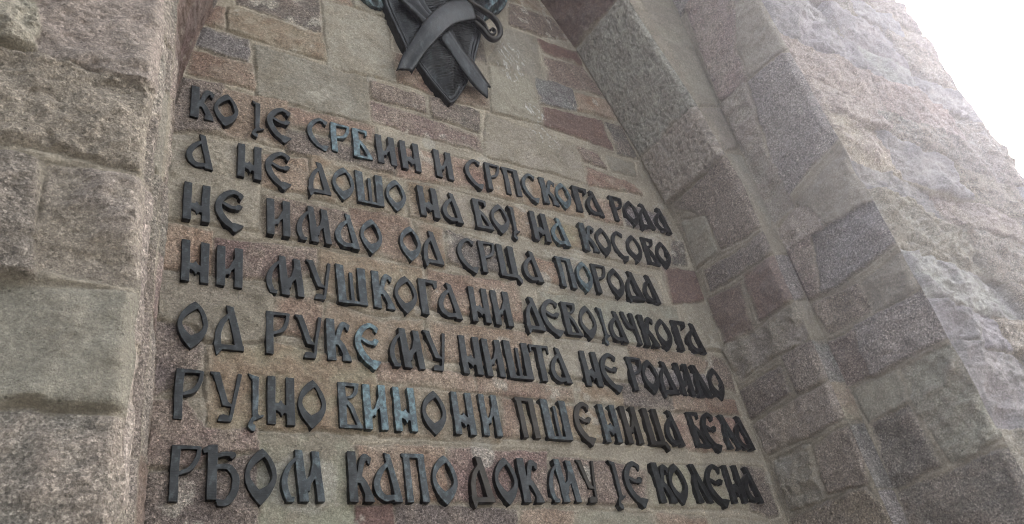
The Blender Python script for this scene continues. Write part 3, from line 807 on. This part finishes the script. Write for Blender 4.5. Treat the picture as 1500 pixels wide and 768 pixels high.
def glyph_contours(ch, Wd, Hh, rnd):
    a = Wd / Hh
    prims = glyph(ch)
    n = 118
    pad = .24
    x0, x1, y0, y1 = -.12 * a - .05, a * 1.12 + .05, -pad, 1.0 + .14
    ny = n; nx = max(30, int(n * (x1 - x0) / (y1 - y0)))
    gx = np.linspace(x0, x1, nx); gy = np.linspace(y0, y1, ny)
    thin = .017
    PX, PY = np.meshgrid(gx, gy)
    jx = rnd.uniform(0, 50)
    WX = PX + .012 * fbm(PX * 2.2 + jx, PY * 2.2, 2, 3); WY = PY + .012 * fbm(PX * 2.2, PY * 2.2 + jx, 2, 4)
    d = np.full(PX.shape, -9.0); cut = np.full(PX.shape, -9.0)
    for kind, pts in prims:
        if kind == 'S':
            p = [(x * a, y, r * .88) for x, y, r in pts]
            for (ax, ay, ar), (bx, by, br) in zip(p[:-1], p[1:]):
                ex, ey = bx - ax, by - ay
                t = np.clip(((WX - ax) * ex + (WY - ay) * ey) / (ex * ex + ey * ey + 1e-12), 0, 1)
                dd = (ar + (br - ar) * t) - np.hypot(WX - ax - t * ex, WY - ay - t * ey)
                d = np.maximum(d, dd)
        else:
            dd = poly_sdf_inside(WX, WY, [(x * a, y) for x, y in pts])
            if kind == 'P': d = np.maximum(d, dd)
            else: cut = np.maximum(cut, dd)
    d = np.minimum(d - thin * .6, -cut)
    d[0, :] = d[-1, :] = -1; d[:, 0] = d[:, -1] = -1
    # marching squares
    sgn = d > 0
    segs = {}
    cells = np.argwhere((sgn[:-1, :-1].astype(int) + sgn[1:, :-1] + sgn[:-1, 1:] + sgn[1:, 1:]) % 4 != 0)
    pts = {}
    def ept(key):
        if key not in pts:
            (i0, j0), (i1, j1) = key
            v0, v1 = d[i0, j0], d[i1, j1]
            t = v0 / (v0 - v1)
            pts[key] = (gx[j0] + (gx[j1] - gx[j0]) * t, gy[i0] + (gy[i1] - gy[i0]) * t)
        return key
    for i, j in cells:
        c = [(i, j), (i, j + 1), (i + 1, j + 1), (i + 1, j)]
        ins = [bool(sgn[p]) for p in c]
        ent, ext = [], []
        for k in range(4):
            A, Bq = c[k], c[(k + 1) % 4]
            if ins[k] != ins[(k + 1) % 4]:
                key = ept((A, Bq) if A < Bq else (Bq, A))
                (ext if ins[k] else ent).append(key)      # going ccw: leaving / entering
        if len(ext) == 1:
            segs[ext[0]] = ent[0]
        else:
            # ambiguous: join each exit with the next entry
            order = []
            for k in range(4):
                A, Bq = c[k], c[(k + 1) % 4]
                order.append((A, Bq) if A < Bq else (Bq, A))
            for e in ext:
                k = order.index(e)
                segs[e] = order[(k + 1) % 4]
    loops = []
    left = dict(segs)
    while left:
        s0 = next(iter(left)); cur = s0; lp = []
        while cur in left:
            lp.append(pts[cur]); cur = left.pop(cur)
        if len(lp) > 8: loops.append(np.array(lp))
    res = []
    for lp in loops:
        # light smoothing, then drop nearly collinear points
        sm = .12 * np.roll(lp, 1, 0) + .76 * lp + .12 * np.roll(lp, -1, 0)
        keep = [0]
        for i in range(1, len(sm)):
            if i + 1 >= len(sm): keep.append(i); break
            p, q_, r_ = sm[keep[-1]], sm[i], sm[(i + 1) % len(sm)]
            v = r_ - p
            dist = abs(v[0] * (q_[1] - p[1]) - v[1] * (q_[0] - p[0])) / (np.hypot(*v) + 1e-9)
            if dist > .0013 or np.hypot(*(q_ - p)) > .12: keep.append(i)
        s2 = sm[keep]
        area = .5 * np.sum(s2[:, 0] * np.roll(s2[:, 1], -1) - np.roll(s2[:, 0], -1) * s2[:, 1])
        if abs(area) > .0012 and len(s2) > 4: res.append(s2 * Hh)
    return res

def solid_from_contours(name, loops, depth, bevel):
    cu = bpy.data.curves.new(name + '_outline', 'CURVE')
    cu.dimensions = '2D'
    cu.fill_mode = 'BOTH'
    cu.extrude = depth / 2 - bevel
    cu.bevel_depth = bevel
    cu.bevel_resolution = 1
    cu.offset = -bevel
    for lp in loops:
        sp = cu.splines.new('POLY')
        sp.points.add(len(lp) - 1)
        sp.points.foreach_set('co', np.concatenate([lp, np.zeros((len(lp), 1)), np.ones((len(lp), 1))], 1).astype(np.float32).ravel())
        sp.use_cyclic_u = True
    tmp = bpy.data.objects.new(name, cu)
    me = bpy.data.meshes.new_from_object(tmp)
    bpy.data.objects.remove(tmp)
    bpy.data.curves.remove(cu)
    me.polygons.foreach_set('use_smooth', np.ones(len(me.polygons), bool))
    me.set_sharp_from_angle(angle=math.radians(32))
    return me

LETTERS = [[4.572,"КО ЈЕ СРБИН И СРПСКОГА РОДА",[[0.562,0.681],[0.676,0.799],[0.86,0.928],[0.942,1.075],[1.16,1.282],[1.29,1.409],[1.42,1.536],[1.558,1.687],[1.71,1.84],[1.926,2.057],[2.137,2.261],[2.287,2.395],[2.404,2.54],[2.551,2.672],[2.696,2.828],[2.81,2.94],[2.963,3.093],[3.061,3.198],[3.283,3.403],[3.396,3.529],[3.505,3.66],[3.662,3.812]]],[4.251,"А НЕ ДОШО НА БОЈ НА КОСОВО",[[0.559,0.686],[0.794,0.916],[0.928,1.069],[1.146,1.274],[1.282,1.408],[1.416,1.575],[1.585,1.71],[1.785,1.915],[1.932,2.066],[2.142,2.271],[2.261,2.389],[2.39,2.449],[2.55,2.678],[2.689,2.83],[2.929,3.058],[3.047,3.175],[3.181,3.301],[3.307,3.443],[3.457,3.584],[3.566,3.7]]],[3.934,"НЕ ИМАО ОД СРЦА ПОРОДА",[[0.555,0.678],[0.693,0.832],[0.935,1.053],[1.085,1.26],[1.278,1.408],[1.412,1.54],[1.631,1.761],[1.764,1.888],[1.983,2.108],[2.127,2.241],[2.245,2.396],[2.41,2.548],[2.66,2.789],[2.803,2.925],[2.935,3.056],[3.047,3.18],[3.166,3.338],[3.337,3.456]]],[3.603,"НИ МУШКОГА НИ ДЕВОЈАЧКОГА",[[0.562,0.684],[0.708,0.829],[0.931,1.109],[1.115,1.245],[1.269,1.423],[1.451,1.567],[1.565,1.7],[1.714,1.819],[1.812,1.95],[2.005,2.122],[2.144,2.263],[2.342,2.473],[2.463,2.602],[2.618,2.736],[2.733,2.852],[2.885,2.933],[2.947,3.077],[3.065,3.183],[3.2,3.33],[3.324,3.46],[3.482,3.609],[3.583,3.73]]],[3.289,"ОД РУКЕ МУ НИШТА НЕ РОДИЛО",[[0.563,0.687],[0.705,0.835],[0.927,1.034],[1.052,1.183],[1.199,1.32],[1.341,1.458],[1.504,1.697],[1.689,1.826],[1.894,2.018],[2.032,2.147],[2.167,2.321],[2.325,2.455],[2.445,2.57],[2.665,2.786],[2.791,2.93],[3.003,3.124],[3.104,3.227],[3.215,3.364],[3.386,3.494],[3.515,3.644],[3.652,3.774]]],[2.966,"РУЈНО ВИНО НИ ПШЕНИЦА БЕЛА",[[0.567,0.673],[0.691,0.827],[0.842,0.914],[0.927,1.045],[1.056,1.184],[1.236,1.345],[1.355,1.465],[1.501,1.606],[1.635,1.77],[1.801,1.915],[1.954,2.058],[2.169,2.283],[2.323,2.486],[2.528,2.628],[2.698,2.817],[2.852,2.967],[3.017,3.147],[3.165,3.266],[3.356,3.476],[3.464,3.564],[3.613,3.736],[3.717,3.856]]],[2.645,"РЂОМ КАПО ДОК МУ ЈЕ КОЛЕНА",[[0.569,0.671],[0.678,0.822],[0.836,0.965],[0.985,1.156],[1.261,1.368],[1.374,1.498],[1.507,1.622],[1.642,1.78],[1.828,1.957],[1.965,2.099],[2.107,2.228],[2.268,2.45],[2.463,2.569],[2.668,2.729],[2.753,2.88],[2.961,3.084],[3.056,3.195],[3.232,3.354],[3.331,3.492],[3.503,3.629],[3.65,3.753]]]]
LINE_NAME = ['first', 'second', 'third', 'fourth', 'fifth', 'sixth', 'bottom']
ORD = ['first', 'second', 'third', 'fourth', 'fifth', 'sixth', 'seventh', 'eighth', 'ninth', 'tenth', 'eleventh', 'twelfth']
GREEN = {(0, 6), (0, 5), (0, 15), (1, 13), (2, 13), (4, 5), (5, 6), (5, 7)}
WORN = {(0, 4), (0, 13), (0, 14), (1, 4), (1, 5), (1, 6), (1, 14), (2, 4), (2, 5), (2, 6), (2, 12), (3, 4), (3, 5), (3, 15), (4, 4), (5, 2), (5, 5), (5, 14), (5, 12), (5, 20), (6, 5), (6, 6), (6, 7), (6, 11), (6, 3), (5, 9), (5, 10)}
BROWN = {(6, 8), (5, 11), (5, 15), (5, 16), (5, 13), (6, 12)}
med = {}
for zb, row, ex in LETTERS:
    for ch, (a_, b_) in zip(row.replace(' ', ''), ex): med.setdefault(ch, []).append(b_ - a_)
med = {k_: float(np.median(v)) for k_, v in med.items()}
rnd = random.Random(3)
for ri, (zb, row, ex) in enumerate(LETTERS):
    words = row.split(' ')
    li = 0
    for wi, wd in enumerate(words):
        for ci, ch in enumerate(wd):
            a_, b_ = ex[li]
            wdt = .45 * (b_ - a_) + .55 * med[ch]
            xc = (a_ + b_) / 2
            loops = glyph_contours(ch, wdt, CAP, rnd)
            thick = rnd.uniform(.043, .048)
            me = solid_from_contours('bronze_letter', loops, thick, .0017)
            o = bpy.data.objects.new('bronze_letter', me)
            # the outline's own plane faces the viewer; the back sits in the masonry
            o.rotation_euler = (math.radians(90) + rnd.uniform(-.012, .012), rnd.uniform(-.008, .008), rnd.uniform(-.012, .012))
            o.location = (xc - wdt / 2, -0.031 + thick / 2, zb)
            m_ = BRONZE_GREEN if (ri, li) in GREEN else BRONZE_WORN if (ri, li) in WORN else BRONZE_DARK if (ri, li) in BROWN else BRONZE
            me.materials.clear(); me.materials.append(m_)
            look = {'verdigris_bronze': 'greenish', 'worn_bronze': 'streaked', 'brown_bronze': 'brownish', 'dark_bronze': 'dark'}[m_.name]
            same = [i_ for i_, w_ in enumerate(words) if w_ == wd]
            extra = ''
            if len(same) > 1:
                extra = ' before ' + words[wi + 1] if wi + 1 < len(words) else ' after ' + words[wi - 1]
            only = '%s letter' % ORD[ci] if len(wd) > 1 else 'the single letter'
            lab = '%s bronze letter %s, %s of the word %s%s in the %s line' % (look, ch, only, wd, extra, LINE_NAME[ri]) if len(wd) > 1 else \
                  '%s bronze letter %s standing alone as a word in the %s line' % (look, ch, LINE_NAME[ri])
            link(o)
            tag(o, lab, 'letter', 'bronze letters of the inscription')
            li += 1

# ------------------------------------------------------------------ bronze shield relief above the inscription
RL = {"shield":[[1.695,6.239],[1.729,5.97],[1.781,5.752],[1.832,5.585],[1.92,5.439],[1.999,5.305],[2.062,5.221],[2.102,5.169],[2.147,5.213],[2.266,5.419],[2.358,5.639],[2.46,5.932],[2.556,6.242],[2.649,6.59],[2.478,6.753],[2.071,6.592]],
"band_a":[[2.381,6.265],[2.255,6.172],[2.158,6.09],[2.043,5.94],[1.956,5.798],[1.869,5.632],[1.785,5.458],[1.73,5.302]],
"band_b":[[2.408,6.056],[2.308,5.973],[2.211,5.892],[2.125,5.79],[2.052,5.682],[1.969,5.56],[1.905,5.447],[1.843,5.328]],
"tail_a":[[2.188,5.861],[2.235,5.752],[2.329,5.612],[2.383,5.516],[2.434,5.423]],
"tail_b":[[2.071,5.731],[2.145,5.622],[2.252,5.434],[2.313,5.359],[2.388,5.307]],
"fold_a":[[1.997,6.207],[2.004,6.08],[2.025,5.979],[2.065,5.936]],
"fold_b":[[1.802,5.992],[1.861,5.928],[1.92,5.865],[1.968,5.804]],
"loop":[[2.236,6.368],[2.3,6.299],[2.374,6.295],[2.377,6.237],[2.473,6.209],[2.57,6.181],[2.62,6.105],[2.611,6.01],[2.563,5.947],[2.513,5.948],[2.471,6.026],[2.414,6.088]],
"curl":[[2.404,6.142],[2.458,6.127],[2.502,6.09],[2.516,6.031],[2.535,5.999],[2.579,6.027],[2.594,6.072],[2.575,6.087],[2.549,6.058]],
"wing_l":[[1.521,6.094],[1.585,5.972],[1.635,5.937],[1.698,5.931],[1.729,5.97],[1.69,6.188]],
"wing_r":[[2.547,6.263],[2.673,6.37],[2.778,6.485],[2.883,6.715],[2.873,6.94],[2.658,6.705]]}
def resample(pts, n, closed=False):
    p = np.array(cr(pts, 8, closed))
    if closed: p = np.vstack([p, p[:1]])
    L_ = np.concatenate([[0], np.cumsum(np.hypot(*np.diff(p, axis=0).T))])
    t = np.linspace(0, L_[-1], n, endpoint=not closed)
    return np.stack([np.interp(t, L_, p[:, 0]), np.interp(t, L_, p[:, 1])], 1)

relief = empty('shield_relief', (2.155, 0, 5.205))
tag(relief, 'dark bronze relief of a ribbed shield with crossing ribbon above the inscription', 'relief')
def off(P): return [(p[0] - 2.15, p[1], p[2] - 5.17) for p in P]

def shield_body():
    n = 420
    b = np.array(RL['shield'])
    # straight-ish outline: linear resample keeps the corners
    bb = np.vstack([b, b[:1]])
    L_ = np.concatenate([[0], np.cumsum(np.hypot(*np.diff(bb, axis=0).T))])
    t = np.linspace(0, L_[-1], n, endpoint=False)
    o = np.stack([np.interp(t, L_, bb[:, 0]), np.interp(t, L_, bb[:, 1])], 1)
    for _ in range(3): o = .25 * np.roll(o, 1, 0) + .5 * o + .25 * np.roll(o, -1, 0)
    c = np.array([2.17, 5.95])
    rs = np.concatenate([[0, 0], np.linspace(0, 1, 150)[1:]])
    V = []; F = []
    tip = np.array([2.12, 5.17]); topc = np.array([2.25, 6.6])
    ax = (topc - tip) / np.hypot(*(topc - tip))
    for k, r in enumerate(rs):
        p = o * (1 - r) + c * r
        if k == 0: y = np.full(n, .01)
        else:
            dist = np.hypot(*(o - p).T)
            y = -(.050 + .045 * sstep(0, .30, dist) - .022 * sstep(.0, .012, dist) * (1 - sstep(.05, .066, dist)) * 0)
            y = y - .012 * sstep(0, .006, dist) * (1 - sstep(.018, .026, dist)) - .010 * sstep(.030, .034, dist) * (1 - sstep(.042, .047, dist))
            rel = p - tip
            along = rel @ ax; acr = rel[:, 0] * ax[1] - rel[:, 1] * ax[0]
            ph = along + np.abs(acr) * .55 * np.sign(acr) * -1 + .02 * fbm(p[:, 0] * 9, p[:, 1] * 9, 3, 5)
            rib = np.sin(ph * 2 * math.pi / .022)
            y = y - .008 * rib * sstep(.06, .075, dist)
            y = y + .012 * sstep(.0, .02, np.abs(acr)) * 0 - .006 * np.exp(-(acr / .012) ** 2) * sstep(.06, .08, dist)
            y = y + .006 * fbm(p[:, 0] * 7, p[:, 1] * 7, 3, 9)
        V += [(p[i, 0], y[i], p[i, 1]) for i in range(n)]
    for k in range(len(rs) - 1):
        for i in range(n):
            j = (i + 1) % n
            F.append((k * n + i, k * n + j, (k + 1) * n + j, (k + 1) * n + i))
    return mesh_obj('shield', off(V), F, BRONZE, relief)
sh = shield_body()

def band(name, A, B, yfun, thick, mat, n=60, m=12, notch=0.0, parent=None):
    """ribbon between two edge lines; yfun(t, v) gives its front depth"""
    a = resample(A, n); b = resample(B, n)
    V = []; F = []
    for layer in (0, 1):
        for i in range(n):
            t = i / (n - 1)
            for j in range(m):
                v = j / (m - 1)
                p = a[i] * (1 - v) + b[i] * v
                if notch and i > n - 8:
                    d_ = (a[-1] - a[-2]); d_ = d_ / np.hypot(*d_)
                    p = p - d_ * notch * (1 - abs(2 * v - 1)) * (i - (n - 8)) / 7
                y = yfun(t, v)
                V.append((p[0], y + (thick if layer else 0), p[1]))
    N = n * m
    for i in range(n - 1):
        for j in range(m - 1):
            q = i * m + j
            F.append((q, q + 1, q + m + 1, q + m)); F.append((N + q, N + q + m, N + q + m + 1, N + q + 1))
    rim = [(i * m, (i + 1) * m) for i in range(n - 1)] + [((i + 1) * m + m - 1, i * m + m - 1) for i in range(n - 1)] + [(j + 1, j) for j in range(m - 1)] + [((n - 1) * m + j, (n - 1) * m + j + 1) for j in range(m - 1)]
    for p, q in rim: F.append((p, q, N + q, N + p))
    o = mesh_obj(name, off(V), F, mat, parent or relief)
    me = o.data
    return o

def y_broad(t, v):
    base = -.135 - .03 * math.sin(math.pi * min(1, t * 1.1)) + .055 * max(0, t - .62) / .38
    return base - .010 * math.cos((v - .5) * math.pi) + .006 * math.sin(v * 9 + t * 4) * t
band('ribbon', RL['band_a'], RL['band_b'], y_broad, .014, BRONZE, notch=.02)
def y_tail(t, v):
    return -.118 + .030 * t - .012 * math.cos((v - .5) * math.pi) - .008 * math.exp(-((v - .35) / .08) ** 2)
band('ribbon_tail', RL['tail_a'], RL['tail_b'], y_tail, .014, BRONZE, notch=.035)
def y_fold(t, v):
    return -.112 - .018 * abs(math.sin(v * 7.5 + t * 1.5)) - .012 * math.cos((v - .5) * math.pi)
band('drapery', RL['fold_a'], RL['fold_b'], y_fold, .03, BRONZE, n=40, m=30)

def sweep(name, pts, rw, rd, y0, y1, mat, n=110, m=12):
    """flattened bar along a path"""
    c = resample(pts, n)
    V = []; F = []
    for i in range(n):
        t = i / (n - 1)
        d_ = c[min(i + 1, n - 1)] - c[max(i - 1, 0)]
        d_ = d_ / (np.hypot(*d_) + 1e-9)
        nn = np.array([-d_[1], d_[0]])
        w_ = rw * (1 - .25 * t)
        for j in range(m):
            an = 2 * math.pi * j / m
            ca, sa = math.cos(an), math.sin(an)
            ca = math.copysign(abs(ca) ** .6, ca); sa = math.copysign(abs(sa) ** .6, sa)
            p = c[i] + nn * w_ * ca
            V.append((p[0], y0 + (y1 - y0) * t + rd * sa, p[1]))
    for i in range(n - 1):
        for j in range(m):
            k = (j + 1) % m
            F.append((i * m + j, i * m + k, (i + 1) * m + k, (i + 1) * m + j))
    F.append(tuple(range(m))[::-1]); F.append(tuple((n - 1) * m + j for j in range(m)))
    return mesh_obj(name, off(V), F, mat, relief)
sweep('strap_loop', RL['loop'], .021, .022, -.15, -.085, BRONZE_DARK)
sweep('strap_curl', RL['curl'], .010, .016, -.10, -.08, BRONZE_DARK, n=80)
def lump(name, poly, depth, seed):
    n = 120
    b = np.array(poly)
    o = resample(poly, n, True)
    c = o.mean(0)
    rs = np.concatenate([[0, 0], np.linspace(0, 1, 26)[1:]])
    V = []; F = []
    for k, r in enumerate(rs):
        p = o * (1 - r) + c * r
        dist = np.hypot(*(o - p).T)
        if k == 0: y = np.full(n, .01)
        else: y = -(.03 + depth * sstep(0, .12, dist)) - .022 * fbm(p[:, 0] * 14 + p[:, 1] * 9, p[:, 1] * 5, 4, seed) - .012 * np.abs(np.sin((p[:, 0] * .8 + p[:, 1] * .5) * 60))
        p = p + .010 * np.stack([fbm(p[:, 0] * 12, p[:, 1] * 12, 3, seed + 3), fbm(p[:, 0] * 12 + 9, p[:, 1] * 12, 3, seed + 4)], 1)
        V += [(p[i, 0], y[i], p[i, 1]) for i in range(n)]
    for k in range(len(rs) - 1):
        for i in range(n):
            j = (i + 1) % n
            F.append((k * n + i, k * n + j, (k + 1) * n + j, (k + 1) * n + i))
    return mesh_obj(name, off(V), F, BRONZE_GREEN, relief)
lump('leaf_spray', RL['wing_l'], .06, 41)
lump('leaf_spray', RL['wing_r'], .06, 42)

# ------------------------------------------------------------------ thin scattering air, added to stand in for a lens-flare veil
def flare_haze_box(dens, anis):
    m = bpy.data.materials.new('flare_haze_air')
    m.use_nodes = True
    t = m.node_tree
    t.nodes.clear()
    out = t.nodes.new('ShaderNodeOutputMaterial')
    v = t.nodes.new('ShaderNodeVolumePrincipled')
    v.inputs['Color'].default_value = (0.82, 0.82, 0.98, 1)
    v.inputs['Density'].default_value = dens
    v.inputs['Anisotropy'].default_value = anis
    t.links.new(v.outputs[0], out.inputs['Volume'])
    a, z0, z1 = 42.0, -1.0, 12.2
    V = [(x, y, z) for z in (z0, z1) for x, y in ((-a, -a), (a, -a), (a, a), (-a, a))]
    o = mesh_obj('flare_haze', V, [(0, 3, 2, 1), (4, 5, 6, 7), (0, 1, 5, 4), (1, 2, 6, 5), (2, 3, 7, 6), (3, 0, 4, 7)], m, smooth=False)
    tag(o, kind='stuff')
    return o
flare_haze_box(0.0028, 0.78)
